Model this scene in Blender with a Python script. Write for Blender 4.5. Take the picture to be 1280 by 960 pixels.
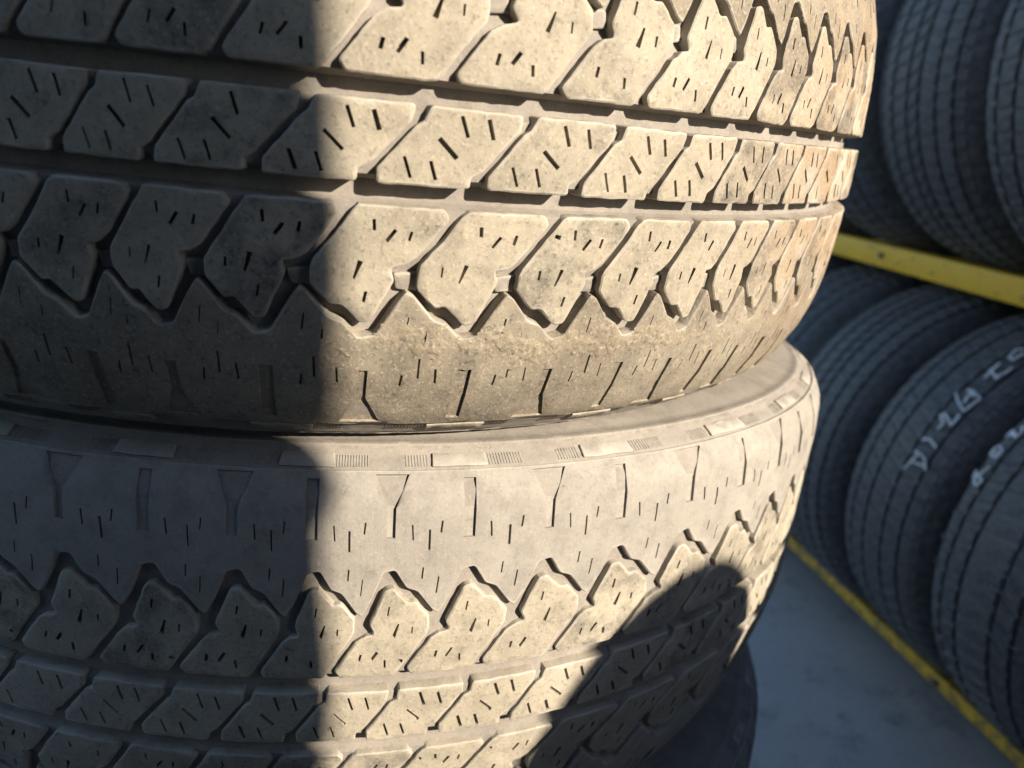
import bpy, bmesh, math, random
import numpy as np
from mathutils import Matrix, Vector
from mathutils.geometry import delaunay_2d_cdt
from mathutils import noise as mnoise

for o in list(bpy.data.objects):
    bpy.data.objects.remove(o)
scene = bpy.context.scene
COL = scene.collection
Z0 = 0.873                                  # eye height above the yard floor

# ------------------------------------------------------------------ camera
cam_d = bpy.data.cameras.new('camera')
cam = bpy.data.objects.new('camera', cam_d)
COL.objects.link(cam)
_r = Vector((0.97525, -0.20154, 0.09091)); _u = Vector((-0.02287, 0.31704, 0.94814)); _f = Vector((0.21992, 0.92675, -0.30458))
EYE = Vector((0, -0.5644, Z0))
cam.matrix_world = Matrix(((_r.x, _u.x, -_f.x, EYE.x), (_r.y, _u.y, -_f.y, EYE.y), (_r.z, _u.z, -_f.z, EYE.z), (0, 0, 0, 1)))
cam_d.sensor_width = 36.0
cam_d.lens = 36.0 * 982.2 / 1280.0
cam_d.clip_start = 0.01
cam_d.clip_end = 300
scene.camera = cam
cam_d.dof.use_dof = True
cam_d.dof.focus_distance = 0.29
cam_d.dof.aperture_fstop = 10.0

# ------------------------------------------------------------------ light
SUN_AZ, SUN_EL = math.radians(41), math.radians(25)
SUN = Vector((math.sin(SUN_AZ) * math.cos(SUN_EL), -math.cos(SUN_AZ) * math.cos(SUN_EL), math.sin(SUN_EL)))
world = bpy.data.worlds.new('World')
scene.world = world
world.use_nodes = True
wn = world.node_tree.nodes; wl = world.node_tree.links
for n in list(wn): wn.remove(n)
sky = wn.new('ShaderNodeTexSky'); sky.sky_type = 'NISHITA'; sky.sun_disc = False
sky.sun_elevation = SUN_EL
sky.ozone_density = 2.5; sky.dust_density = 0.4
sky.sun_rotation = math.atan2(SUN.x, SUN.y)
bg = wn.new('ShaderNodeBackground'); bg.inputs['Strength'].default_value = 0.10
wo = wn.new('ShaderNodeOutputWorld')
wl.new(sky.outputs[0], bg.inputs[0]); wl.new(bg.outputs[0], wo.inputs[0])
sun_d = bpy.data.lights.new('sun', 'SUN'); sun_d.energy = 5.0; sun_d.angle = math.radians(0.7); sun_d.color = (1.0, 0.865, 0.675)
sun = bpy.data.objects.new('sun', sun_d); COL.objects.link(sun)
sun.rotation_euler = SUN.to_track_quat('Z', 'Y').to_euler()
sun.location = SUN * 5 + Vector((0, 0, Z0))
scene.view_settings.view_transform = 'Standard'
scene.view_settings.look = 'None'
scene.view_settings.gamma = 1.0
scene.view_settings.use_curve_mapping = False
scene.view_settings.exposure = 1.22

# ------------------------------------------------------------------ helpers
def link(o, parent=None):
    COL.objects.link(o)
    if parent is not None: o.parent = parent
    return o
def mesh_obj(name, verts, faces, mat, parent=None, smooth=None):
    me = bpy.data.meshes.new(name)
    me.from_pydata([tuple(v) for v in verts], [], [tuple(f) for f in faces])
    if mat: me.materials.append(mat)
    if smooth is not None:
        if smooth >= 180: me.polygons.foreach_set('use_smooth', [True] * len(me.polygons))
        else:
            me.polygons.foreach_set('use_smooth', [True] * len(me.polygons))
            me.set_sharp_from_angle(angle=math.radians(smooth))
    me.update()
    return link(bpy.data.objects.new(name, me), parent)
def bm_obj(name, bm, mat, parent=None, smooth=None):
    me = bpy.data.meshes.new(name); bm.to_mesh(me); bm.free()
    if mat: me.materials.append(mat)
    if smooth is not None:
        me.polygons.foreach_set('use_smooth', [True] * len(me.polygons))
        if smooth < 180: me.set_sharp_from_angle(angle=math.radians(smooth))
    return link(bpy.data.objects.new(name, me), parent)
def tag(o, label=None, cat=None, group=None, kind=None):
    if label: o['label'] = label
    if cat: o['category'] = cat
    if group: o['group'] = group
    if kind: o['kind'] = kind
    return o
def empty(name, loc=(0, 0, 0)):
    o = bpy.data.objects.new(name, None); COL.objects.link(o); o.location = loc
    o.empty_display_size = 0.05
    return o
def box_bm(bm, c, s, bev=0.0):
    r = bmesh.ops.create_cube(bm, size=1.0)
    vs = r['verts']
    for v in vs: v.co = Vector((v.co.x * s[0] + c[0], v.co.y * s[1] + c[1], v.co.z * s[2] + c[2]))
    if bev:
        es = list({e for v in vs for e in v.link_edges})
        bmesh.ops.bevel(bm, geom=es, offset=bev, segments=2, affect='EDGES', profile=0.6)

# ------------------------------------------------------------------ materials
class NT:
    def __init__(s, name):
        s.m = bpy.data.materials.new(name); s.m.use_nodes = True
        s.t = s.m.node_tree; s.n = s.t.nodes; s.l = s.t.links
        s.b = s.n['Principled BSDF']; s.co = s.n.new('ShaderNodeTexCoord')
    def noise(s, scale, detail=4, rough=0.55, dist=0.0, coord=None):
        n = s.n.new('ShaderNodeTexNoise'); n.inputs['Scale'].default_value = scale
        n.inputs['Detail'].default_value = detail; n.inputs['Roughness'].default_value = rough
        n.inputs['Distortion'].default_value = dist
        s.l.new(coord or s.co.outputs['Object'], n.inputs['Vector']); return n.outputs['Fac']
    def ramp(s, src, a, b, va=0.0, vb=1.0):
        n = s.n.new('ShaderNodeMapRange'); n.interpolation_type = 'SMOOTHSTEP'
        n.inputs[1].default_value = a; n.inputs[2].default_value = b; n.inputs[3].default_value = va; n.inputs[4].default_value = vb
        s.l.new(src, n.inputs[0]); return n.outputs[0]
    def math(s, op, a, b):
        n = s.n.new('ShaderNodeMath'); n.operation = op
        for i, v in enumerate((a, b)):
            if isinstance(v, (int, float)): n.inputs[i].default_value = v
            else: s.l.new(v, n.inputs[i])
        return n.outputs[0]
    def mix(s, f, a, b):
        n = s.n.new('ShaderNodeMix'); n.data_type = 'RGBA'
        for i, v in ((0, f), (6, a), (7, b)):
            if isinstance(v, (int, float)): n.inputs[i].default_value = v
            elif isinstance(v, tuple): n.inputs[i].default_value = v + (1,)
            else: s.l.new(v, n.inputs[i])
        return n.outputs[2]
    def bump(s, h, strength, dist):
        n = s.n.new('ShaderNodeBump'); n.inputs['Strength'].default_value = strength; n.inputs['Distance'].default_value = dist
        s.l.new(h, n.inputs['Height']); s.l.new(n.outputs[0], s.b.inputs['Normal'])
    def attr(s, name):
        n = s.n.new('ShaderNodeAttribute'); n.attribute_name = name; return n.outputs['Fac']
    def fin(s, col, rough, spec=None):
        if isinstance(col, tuple): s.b.inputs['Base Color'].default_value = col + (1,)
        else: s.l.new(col, s.b.inputs['Base Color'])
        if isinstance(rough, (int, float)): s.b.inputs['Roughness'].default_value = rough
        else: s.l.new(rough, s.b.inputs['Roughness'])
        if spec is not None: s.b.inputs['Specular IOR Level'].default_value = spec
        return s.m
def dusty_rubber(name, dust=(0.365, 0.332, 0.272), dust2=(0.31, 0.28, 0.228), amount=0.85, grit=1.0, rust=0.0, streak=0.0, wipe=0.0):
    k = NT(name)
    big = k.noise(16, 4); mid = k.noise(95, 5, 0.62); fine = k.noise(1000, 3, 0.65); grain = k.noise(560, 3, 0.7)
    rub = k.mix(mid, (0.030, 0.030, 0.032), (0.065, 0.062, 0.060))
    dcol = k.mix(k.ramp(big, .35, .65), dust2, dust)
    if rust:
        # brown stain soaked into one side of the tyre
        vm = k.n.new('ShaderNodeVectorMath'); vm.operation = 'DISTANCE'; vm.inputs[1].default_value = (.255, -.19, .0)
        k.l.new(k.co.outputs['Object'], vm.inputs[0])
        near = k.ramp(vm.outputs['Value'], .06, .17, 1.0, .06)
        st = k.math('MULTIPLY', k.math('MULTIPLY', k.ramp(k.noise(45, 5, .7), .36, .54), near), rust)
        dcol = k.mix(st, dcol, (0.27, 0.175, 0.10))
    # dust cover: thick, thinner in patches and rubbed through at the grains
    cov = k.math('ADD', k.math('MULTIPLY', k.ramp(mid, .30, .60), .22), amount - .20)
    oi = k.n.new('ShaderNodeObjectInfo')
    cov = k.math('SUBTRACT', cov, k.math('MULTIPLY', k.math('MULTIPLY', k.ramp(oi.outputs['Random'], .35, 1.0), k.ramp(k.noise(60, 4, .6), .40, .60)), .42 * wipe))
    cov = k.math('SUBTRACT', cov, k.math('MULTIPLY', k.ramp(grain, .52, .68), .42 * grit))
    cov = k.math('SUBTRACT', cov, k.math('MULTIPLY', k.ramp(k.noise(230, 3, .6), .66, .72), .35 * grit))
    n = k.n.new('ShaderNodeMath'); n.operation = 'MINIMUM'; n.use_clamp = True
    k.l.new(cov, n.inputs[0]); n.inputs[1].default_value = 1.0
    col = k.mix(n.outputs[0], rub, dcol)
    pale = k.math('MULTIPLY', k.ramp(k.noise(820, 2), .56, .70), .38 * grit)
    col = k.mix(pale, col, (0.52, 0.475, 0.39))
    worn = k.math('MULTIPLY', k.ramp(k.attr('rim'), .35, 1.0), k.ramp(k.noise(70, 3), .35, .6, .10, .60))
    col = k.mix(worn, col, (0.46, 0.43, 0.385))
    h = k.math('ADD', k.math('MULTIPLY', grain, .8), k.math('MULTIPLY', fine, .5))
    if streak:
        mp = k.n.new('ShaderNodeMapping'); mp.inputs['Scale'].default_value = (500, 500, 30)
        k.l.new(k.co.outputs['Object'], mp.inputs['Vector'])
        h = k.math('ADD', h, k.math('MULTIPLY', k.noise(1.0, 3, .6, coord=mp.outputs[0]), streak))
    k.bump(h, .42 * max(grit, .5), .0008)
    return k.fin(col, .85, .25)
M_TOP = dusty_rubber('dusty tread rubber', amount=0.94, grit=0.72, rust=0.65, wipe=1.0)
M_TOP2 = dusty_rubber('dusty tread rubber without stains', amount=0.94, grit=0.7, wipe=1.0)
M_FLOOR = dusty_rubber('dust in the tread grooves', dust=(0.275, 0.252, 0.230), dust2=(0.24, 0.22, 0.202), amount=0.95, grit=0.35)
M_SHO = dusty_rubber('dusty shoulder rubber', dust=(0.30, 0.281, 0.258), dust2=(0.27, 0.252, 0.232), amount=0.97, grit=0.4, streak=.8)
M_SHO1 = dusty_rubber('scuffed shoulder rubber', dust=(0.31, 0.275, 0.22), dust2=(0.23, 0.20, 0.16), amount=0.86, grit=0.8, rust=.4, streak=.8)
M_MUD = dusty_rubber('dried mud', dust=(0.31, 0.27, 0.208), dust2=(0.21, 0.178, 0.135), amount=1.0, grit=1.0)
def rack_rubber():
    k = NT('grey rack tyre rubber')  # dark grey rubber with paler mottling
    big = k.noise(9, 4); mid = k.noise(90, 5, .65); fine = k.noise(600, 3)
    col = k.mix(k.ramp(mid, .35, .7), (0.06, 0.06, 0.062), (0.135, 0.134, 0.136))
    col = k.mix(k.math('MULTIPLY', k.ramp(big, .45, .7), .5), col, (0.17, 0.16, 0.15))
    col = k.mix(k.math('MULTIPLY', k.ramp(k.noise(330, 2), .66, .74), .5), col, (0.2, 0.2, 0.21))
    k.bump(k.math('ADD', mid, fine), .5, .0012)
    return k.fin(col, .6, .5)
M_RACK = rack_rubber()
def chalk():
    k = NT('white tyre chalk')
    n = k.noise(500, 3); col = k.mix(k.ramp(n, .38, .6), (0.45, 0.45, 0.46), (0.9, 0.9, 0.9))
    return k.fin(col, .95, .1)
M_CHALK = chalk()
def faint():
    k = NT('painted sipe glint')  # pale colour painted in for glints on the sipes
    n = k.noise(300, 3); col = k.mix(k.ramp(n, .4, .65), (0.06, 0.06, 0.065), (0.30, 0.30, 0.32))
    return k.fin(col, .9, .2)
M_FAINT = faint()
def yellow(scuffed=False):
    k = NT('scuffed yellow paint' if scuffed else 'chipped yellow paint')
    big = k.noise(30, 5, .65); fine = k.noise(260, 3)
    col = k.mix(k.ramp(big, .3, .7), (0.84, 0.45, 0.02), (0.90, 0.54, 0.03))
    col = k.mix(k.math('MULTIPLY', k.ramp(k.noise(14, 6, .7), .54, .70), .6), col, (0.20, 0.13, 0.05))
    col = k.mix(k.ramp(k.noise(60, 5, .75), .60, .64), col, (0.05, 0.035, 0.03))
    if scuffed:
        col = k.mix(k.ramp(k.noise(40, 6, .75), .40, .62, .25, .9), col, (0.17, 0.13, 0.07))
    k.bump(fine, .2, .0006)
    return k.fin(col, .5, .4)
M_YEL = yellow()
M_YEL2 = yellow(True)
def concrete():
    k = NT('worn concrete')
    a = k.noise(2.5, 5, .6); b = k.noise(28, 6, .7); c = k.noise(400, 3)
    col = k.mix(k.ramp(a, .3, .7), (0.46, 0.43, 0.40), (0.56, 0.525, 0.49))
    col = k.mix(k.math('MULTIPLY', k.ramp(b, .5, .75), .5), col, (0.30, 0.29, 0.285))
    col = k.mix(k.math('MULTIPLY', k.ramp(k.noise(7, 6, .7), .52, .66), .55), col, (0.23, 0.225, 0.22))
    col = k.mix(k.math('MULTIPLY', k.ramp(k.noise(160, 3, .6), .58, .68), .6), col, (0.2, 0.2, 0.2))
    col = k.mix(k.math('MULTIPLY', k.ramp(c, .6, .75), .4), col, (0.56, 0.55, 0.54))
    k.bump(k.math('ADD', b, c), .25, .002)
    return k.fin(col, .85, .3)
M_CON = concrete()
def painted(name, c1, c2, rough=.55):
    k = NT(name)
    col = k.mix(k.ramp(k.noise(6, 5, .6), .35, .7), c1, c2)
    k.bump(k.noise(120, 3), .15, .001)
    return k.fin(col, rough)
M_WALL = painted('grey sheet steel', (0.20, 0.21, 0.22), (0.27, 0.275, 0.285))
M_BOARD = painted('matt black caster', (0.035, 0.035, 0.037), (0.05, 0.05, 0.052), .8)  # kept black to bounce little light onto the stack
M_POST = painted('dark grey bollard paint', (0.06, 0.06, 0.062), (0.09, 0.09, 0.092))

# ------------------------------------------------------------------ ground
M_ASP = painted('dark asphalt', (0.045, 0.045, 0.047), (0.065, 0.064, 0.066), .9)  # ground out of view, made dark to cut bounced light
def ground():
    vs = [(-40, -40, -.004), (40, -40, -.004), (40, 40, -.004), (-40, 40, -.004)]
    o = mesh_obj('ground', vs, [(0, 1, 2, 3)], M_ASP); tag(o, 'dark asphalt added around the concrete to cut bounced light', kind='structure')
    vs = [(-1.6, -.72, 0), (1.9, -.72, 0), (1.9, 4.2, 0), (-1.6, 4.2, 0)]
    o = mesh_obj('concrete_floor', vs, [(0, 1, 2, 3)], M_CON); tag(o, 'worn grey concrete floor under the stack and the rack', kind='structure')
ground()

# ------------------------------------------------------------------ tyre profile
PITCH = 31.0                                # nominal pitch in mm
PS = np.array([0, 20, 40, 55, 65, 80, 95, 103, 108, 112, 116, 120, 125, 130, 145, 165, 185, 200.])
PZ = np.array([0, 20, 40, 55, 65, 80, 95, 103, 107, 109.3, 111, 112.3, 113.2, 113.7, 114.2, 113.5, 110, 104.])
PR_ROUND = np.array([0, -.2, -1.1, -2.6, -4.2, -8.5, -16, -23.5, -31, -38, -45, -51, -58, -64, -82, -105, -127, -142.])
PR_SLUMP = np.array([0, -1.5, -6, -10, -13, -18, -25, -31, -37, -42, -48, -53, -59, -66, -83, -105, -127, -142.])
PR_SQUARE = np.array([0, .4, 1.4, 2.2, 2.8, 3.4, 2.4, -2.5, -9, -17, -27, -37, -48, -57, -79, -104, -127, -142.])
PZ_FULL = np.array([0, 20, 40, 55, 65, 80, 95, 103, 107.6, 110.6, 113, 115, 116.6, 117.5, 118.2, 117.5, 113, 106.])
def smooth_tab(pr, pz=None):
    s = np.linspace(0, 200, 401)
    z = np.interp(s, PS, PZ if pz is None else pz); r = np.interp(s, PS, pr)
    ker = np.ones(9) / 9
    zp = np.convolve(np.pad(z, 4, mode='reflect', reflect_type='odd'), ker, 'valid')
    rp = np.convolve(np.pad(r, 4, mode='edge'), ker, 'valid')
    return s, zp, rp
class Tyre:
    def __init__(s, R, starts, p0, k0, npitch, pr, smap=None, pr_low=None, pz=None):
        """starts: fitted pitch angles beginning at index k0 whose angle is p0"""
        s.R = R * 1000; s.deep = 1.0
        s.tab = smooth_tab(pr, pz); s.smap = smap; s.tab_low = smooth_tab(pr if pr_low is None else pr_low)
        rest = npitch - len(starts); fill = (2 * math.pi - sum(starts)) / rest
        seq = list(starts) + [fill] * rest
        s.N = npitch; s.k0 = k0
        s.cum = np.concatenate([[0], np.cumsum(seq)]) + p0
        s.kk = np.arange(npitch + 1) + k0
    def phi(s, u):
        u = np.asarray(u, float)
        t = (u - s.k0) / s.N
        w = np.floor(t)
        return np.interp(u - w * s.N, s.kk, s.cum) + w * 2 * math.pi
    def pos(s, X, S, h):
        """X in mm along the pattern (u*PITCH), S in mm across, h mm above the surface"""
        ph = s.phi(np.asarray(X) / PITCH)
        return s.pos_phi(ph, S, h)
    def prof(s, S):
        """axial, radial offset and unit normal (axial, radial) in mm, S signed mm"""
        if s.smap is not None:                # stretch of the shoulder, mirrored about S = -1
            t = np.where(S <= -1, -S, S + 2); sgn = np.where(S <= -1, -1.0, 1.0)
            t = np.interp(t, s.smap[0], s.smap[1]); S = np.where(sgn < 0, -t, t - 2)
        a = np.abs(S); sg = np.where(S < 0, -1.0, 1.0); e = 1.0
        TS, TZ, TR = s.tab; TL = s.tab_low[2]
        def rad(q): return np.where(sg < 0, np.interp(q, TS, TL), np.interp(q, TS, TR))
        TZL = s.tab_low[1]
        def axi(q): return np.where(sg < 0, np.interp(q, TS, TZL), np.interp(q, TS, TZ))
        z = axi(a); r = rad(a)
        dz = axi(np.minimum(a + e, 200)) - axi(np.maximum(a - e, 0))
        dr = rad(np.minimum(a + e, 200)) - rad(np.maximum(a - e, 0))
        L = np.hypot(dz, dr) + 1e-9
        return z * sg, r, -dr / L * sg, dz / L
    def pos_phi(s, ph, S, h):
        z, r, nz, nr = s.prof(np.asarray(S, float))
        rad = s.R + r + nr * h
        return np.stack([rad * np.sin(ph), -rad * np.cos(ph), z + nz * h], -1) / 1000.0

# ------------------------------------------------------------------ 2D outline tools (mm)
def fillet(P, rad):
    P = [np.array(p, float) for p in P]; n = len(P); out = []
    if not hasattr(rad, '__len__'): rad = [rad] * n
    for i in range(n):
        a, b, c = P[i - 1], P[i], P[(i + 1) % n]
        d1 = a - b; d2 = c - b; l1 = np.linalg.norm(d1); l2 = np.linalg.norm(d2); d1 /= l1; d2 /= l2
        ang = math.acos(max(-1, min(1, d1 @ d2)))
        if ang > math.radians(165): out.append(b); continue
        t = min(rad[i] / math.tan(ang / 2), l1 * .42, l2 * .42)
        p1 = b + d1 * t; p2 = b + d2 * t
        m = 3 if ang > math.radians(100) else 4
        for j in range(m):
            q = j / (m - 1)
            out.append((1 - q) ** 2 * p1 + 2 * q * (1 - q) * b + q * q * p2)
    return np.array(out)
def subdiv(P, step):
    out = []
    n = len(P)
    for i in range(n):
        a, b = P[i], P[(i + 1) % n]
        k = max(1, int(np.linalg.norm(b - a) / step + .5))
        for j in range(k): out.append(a + (b - a) * j / k)
    return np.array(out)
def area(P): return 0.5 * np.sum(P[:, 0] * np.roll(P[:, 1], -1) - np.roll(P[:, 0], -1) * P[:, 1])
def normals(P):
    d = np.roll(P, -1, 0) - P; L = np.linalg.norm(d, axis=1, keepdims=True) + 1e-9; d = d / L
    nn = np.stack([d[:, 1], -d[:, 0]], 1)            # outward for CCW
    m = nn + np.roll(nn, 1, 0); l = np.linalg.norm(m, axis=1, keepdims=True) + 1e-6
    m = m / l
    c = np.clip(np.sum(m * nn, 1, keepdims=True), .55, 1)
    return m / c
def inside(pts, P):
    x, y = pts[:, 0][:, None], pts[:, 1][:, None]
    x1, y1 = P[:, 0][None], P[:, 1][None]; x2, y2 = np.roll(P[:, 0], -1)[None], np.roll(P[:, 1], -1)[None]
    cr = ((y1 > y) != (y2 > y)) & (x < (x2 - x1) * (y - y1) / (y2 - y1 + 1e-12) + x1)
    return (cr.sum(1) % 2) == 1
def dist_to(pts, P):
    out = np.full(len(pts), 1e9)
    A = P; B = np.roll(P, -1, 0)
    for a, b in zip(A, B):
        d = b - a; t = np.clip(((pts - a) @ d) / (d @ d + 1e-12), 0, 1)
        out = np.minimum(out, np.linalg.norm(pts - a - t[:, None] * d, axis=1))
    return out
def slot(a, b, w, w2=None):
    a = np.array(a, float); b = np.array(b, float); d = b - a; d /= np.linalg.norm(d); n = np.array([-d[1], d[0]])
    w2 = w if w2 is None else w2
    m = (a + b) / 2
    P = np.array([a - n * w / 2, m - n * (w + w2) / 4, b - n * w2 / 2, b + n * w2 / 2, m + n * (w + w2) / 4, a + n * w / 2])
    return P if area(P) > 0 else P[::-1]
def fbm(x, y, sc, seed):
    return mnoise.fractal(Vector((x * sc, y * sc, seed * 7.31)), 0.8, 2.0, 3)

def block(T, outline, holes, name, mat, parent, row_u, depth=7.0, rad=1.1, bev=.55, fine=True, seed=0, wear=.22, flip=False, step=2.4, hole_depth=3.4, floor=True, draft=.25):
    """raised piece of tread. outline / holes in (u, s) pattern coordinates; row_u maps pattern u to tyre u"""
    rng = np.random.RandomState(seed % (2 ** 31))
    def tomm(L):
        P = np.array(L, float).copy(); P[:, 0] *= PITCH
        return P
    O = tomm(outline)
    if area(O) < 0: O = O[::-1]
    O = fillet(O, rad)
    O = subdiv(O, step if fine else 9)
    if fine:
        nn = normals(O)
        dd = np.array([fbm(p[0], p[1], .35, seed % 97) for p in O]) * .28
        O = O + nn * dd[:, None]
    nn = normals(O)
    top = O - nn * bev
    base = O + nn * draft
    H = []
    if fine:
        for h in holes:
            P = tomm(h)
            if area(P) < 0: P = P[::-1]
            if inside(P, top).all() and dist_to(P, top).min() > .25: H.append(P)
    pts = [top] + H
    edges = []; off = 0; offs = []
    for L in pts:
        n = len(L); offs.append(off)
        edges += [(off + i, off + (i + 1) % n) for i in range(n)]; off += n
    allp = np.concatenate(pts)
    if fine:
        lo, hi = top.min(0), top.max(0)
        gx, gy = np.meshgrid(np.arange(lo[0], hi[0], step), np.arange(lo[1], hi[1], step * .87))
        gx = gx + (np.arange(gx.shape[0]) % 2)[:, None] * step / 2
        G = np.stack([gx.ravel(), gy.ravel()], 1) + rng.uniform(-.3, .3, (gx.size, 2)) * step
        G = G[inside(G, top)]
        if len(G): G = G[dist_to(G, top) > .9]
        for h in H:
            if len(G): G = G[~inside(G, h)]
            if len(G): G = G[dist_to(G, h) > .8]
        allp = np.concatenate([allp, G]) if len(G) else allp
    vo, eo, fo, ov, _, _ = delaunay_2d_cdt([Vector(p) for p in allp], edges, [], 0, 1e-5)
    V2 = np.array([(v.x, v.y) for v in vo])
    inmap = {}
    for i, l in enumerate(ov):
        for j in l: inmap[j] = i
    F = np.array([f for f in fo if len(f) == 3])
    cen = V2[F].mean(1)
    keep = inside(cen, top)
    for h in H: keep &= ~inside(cen, h)
    F = F[keep]
    # heights
    if fine:
        ht = np.array([fbm(p[0], p[1], .16, seed % 89) * wear + fbm(p[0], p[1], .9, seed % 83) * wear * .45 for p in V2])
        pit = rng.uniform(0, 1, len(V2)); 
        nb = len(top) + sum(len(h) for h in H)
        ht = ht - np.where((pit > .93) & (np.arange(len(V2)) >= nb), rng.uniform(.1, .5, len(V2)), 0)
    else: ht = np.zeros(len(V2))
    verts2 = [V2]; hts = [ht]; faces = [tuple(f) for f in F]
    n0 = len(V2); nt = len(top)
    ti = [inmap[i] for i in range(nt)]
    # bevel ring + wall
    rim = np.array([ht[i] for i in ti]) - bev * .8
    verts2 += [O, base]; hts += [rim, np.full(nt, -depth)]
    for i in range(nt):
        j = (i + 1) % nt
        faces.append((ti[i], n0 + i, n0 + j, ti[j]))
        faces.append((n0 + i, n0 + nt + i, n0 + nt + j, n0 + j))
    n1 = n0 + 2 * nt
    for k, h in enumerate(H):
        m = len(h); hi_ = [inmap[offs[k + 1] + i] for i in range(m)]
        verts2.append(h); hts.append(np.full(m, -hole_depth))
        for i in range(m):
            j = (i + 1) % m
            faces.append((hi_[i], hi_[j], n1 + j, n1 + i))
        if floor: faces.append(tuple(n1 + i for i in range(m)))
        n1 += m
    XY = np.concatenate(verts2); HH = np.concatenate(hts)
    X = np.array([row_u(x / PITCH) for x in XY[:, 0]]) * PITCH
    P = T.pos(X, XY[:, 1], HH)
    # pattern axes: u to the right (+phi), s up, seen from outside -> CCW faces point outward
    o = mesh_obj(name, P, faces, mat, parent, smooth=38)
    rimw = np.zeros(len(P)); rimw[ti] = .75; rimw[n0:n0 + nt] = 1.0
    at = o.data.attributes.new('rim', 'FLOAT', 'POINT'); at.data.foreach_set('value', rimw)
    return o

# ------------------------------------------------------------------ tread pattern (u in pitches, s in mm)
A_OUT = [(.915, -19.3), (1.68, -19.3), (1.745, -22), (1.455, -35.0), (1.34, -37.6), (1.215, -38.2), (1.27, -42.3), (1.075, -56.6), (.965, -57.2), (.775, -50.8), (.675, -51.4), (.485, -44.9), (.48, -39.2), (.51, -37), (.732, -27), (.86, -21)]
A_SIPE = [((1.048, -23.5), (1.055, -27.0), .85), ((1.245, -26.4), (1.165, -30.2), .9), ((1.40, -26.2), (1.378, -29.4), .85),
          ((.945, -36.6), (.885, -42.6), 1.3, .55), ((.705, -37.8), (.70, -41.0), .6), ((1.02, -46.2), (1.0, -50.0), .65), ((.838, -24.9), (.828, -26.5), 1.6)]
B_OUT = [(.03, -12.7), (.865, -12.7), (.875, -9.2), (.98, -7.0), (1.32, 6.0), (1.345, 10.7), (.47, 10.7), (.43, 6.2), (.355, 4.8), (.035, -8.4)]
B_SIPE = [((.755, 8.6), (.82, 2.6), .9), ((.995, 8.3), (1.05, 2.5), .9), ((.57, 1.2), (.74, -4.0), 1.1), ((.27, -4.8), (.335, -10.7), .9), ((.51, -5.1), (.565, -10.6), .9)]
BAR_OUT = [(.26, -41.0), (.50, -40.0), (.50, -46.0), (.30, -45.8)]
def zig(k):  # shoulder lip over one pitch from valley to valley
    return [(k + .02, -62.0), (k + .12, -61.2), (k + .29, -50.9), (k + .385, -46.0), (k + .46, -47.4), (k + .665, -55.4), (k + .80, -57.0), (k + .96, -62.2)]
S_END = -99.3
S_TICKS = [((.40, -76.2), (.385, -80.8), .8), ((.555, -69.6), (.56, -77.6), .9), ((.765, -73.5), (.78, -79.6), .75), ((.42, -54.5), (.40, -60), .6), ((.60, -59.6), (.59, -63.2), .6)]

def casing_depth(s):
    """depth of the groove floor below the tread surface (mm); s = pattern coordinate"""
    t = -s if s <= -1 else 2 + s             # mirror about s = -1, t is the positive distance on the A side
    xs = [0, 10.4, 12.2, 18.3, 19.8, 36, 39, 46, 62, 66, 68, 99, 100.5, 105.0, 105.8, 300]
    ds = [3.0, 3.0, 8.0, 8.0, 3.2, 3.2, 5.2, 5.2, 5.0, 3.0, 1.3, 1.3, 1.0, 1.0, 0.0, 0.0]
    return np.interp(t, xs, ds)
def rot(L, cu=2.71, cs=-2.0):
    return [(cu - p[0], cs - p[1]) for p in L]

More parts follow.
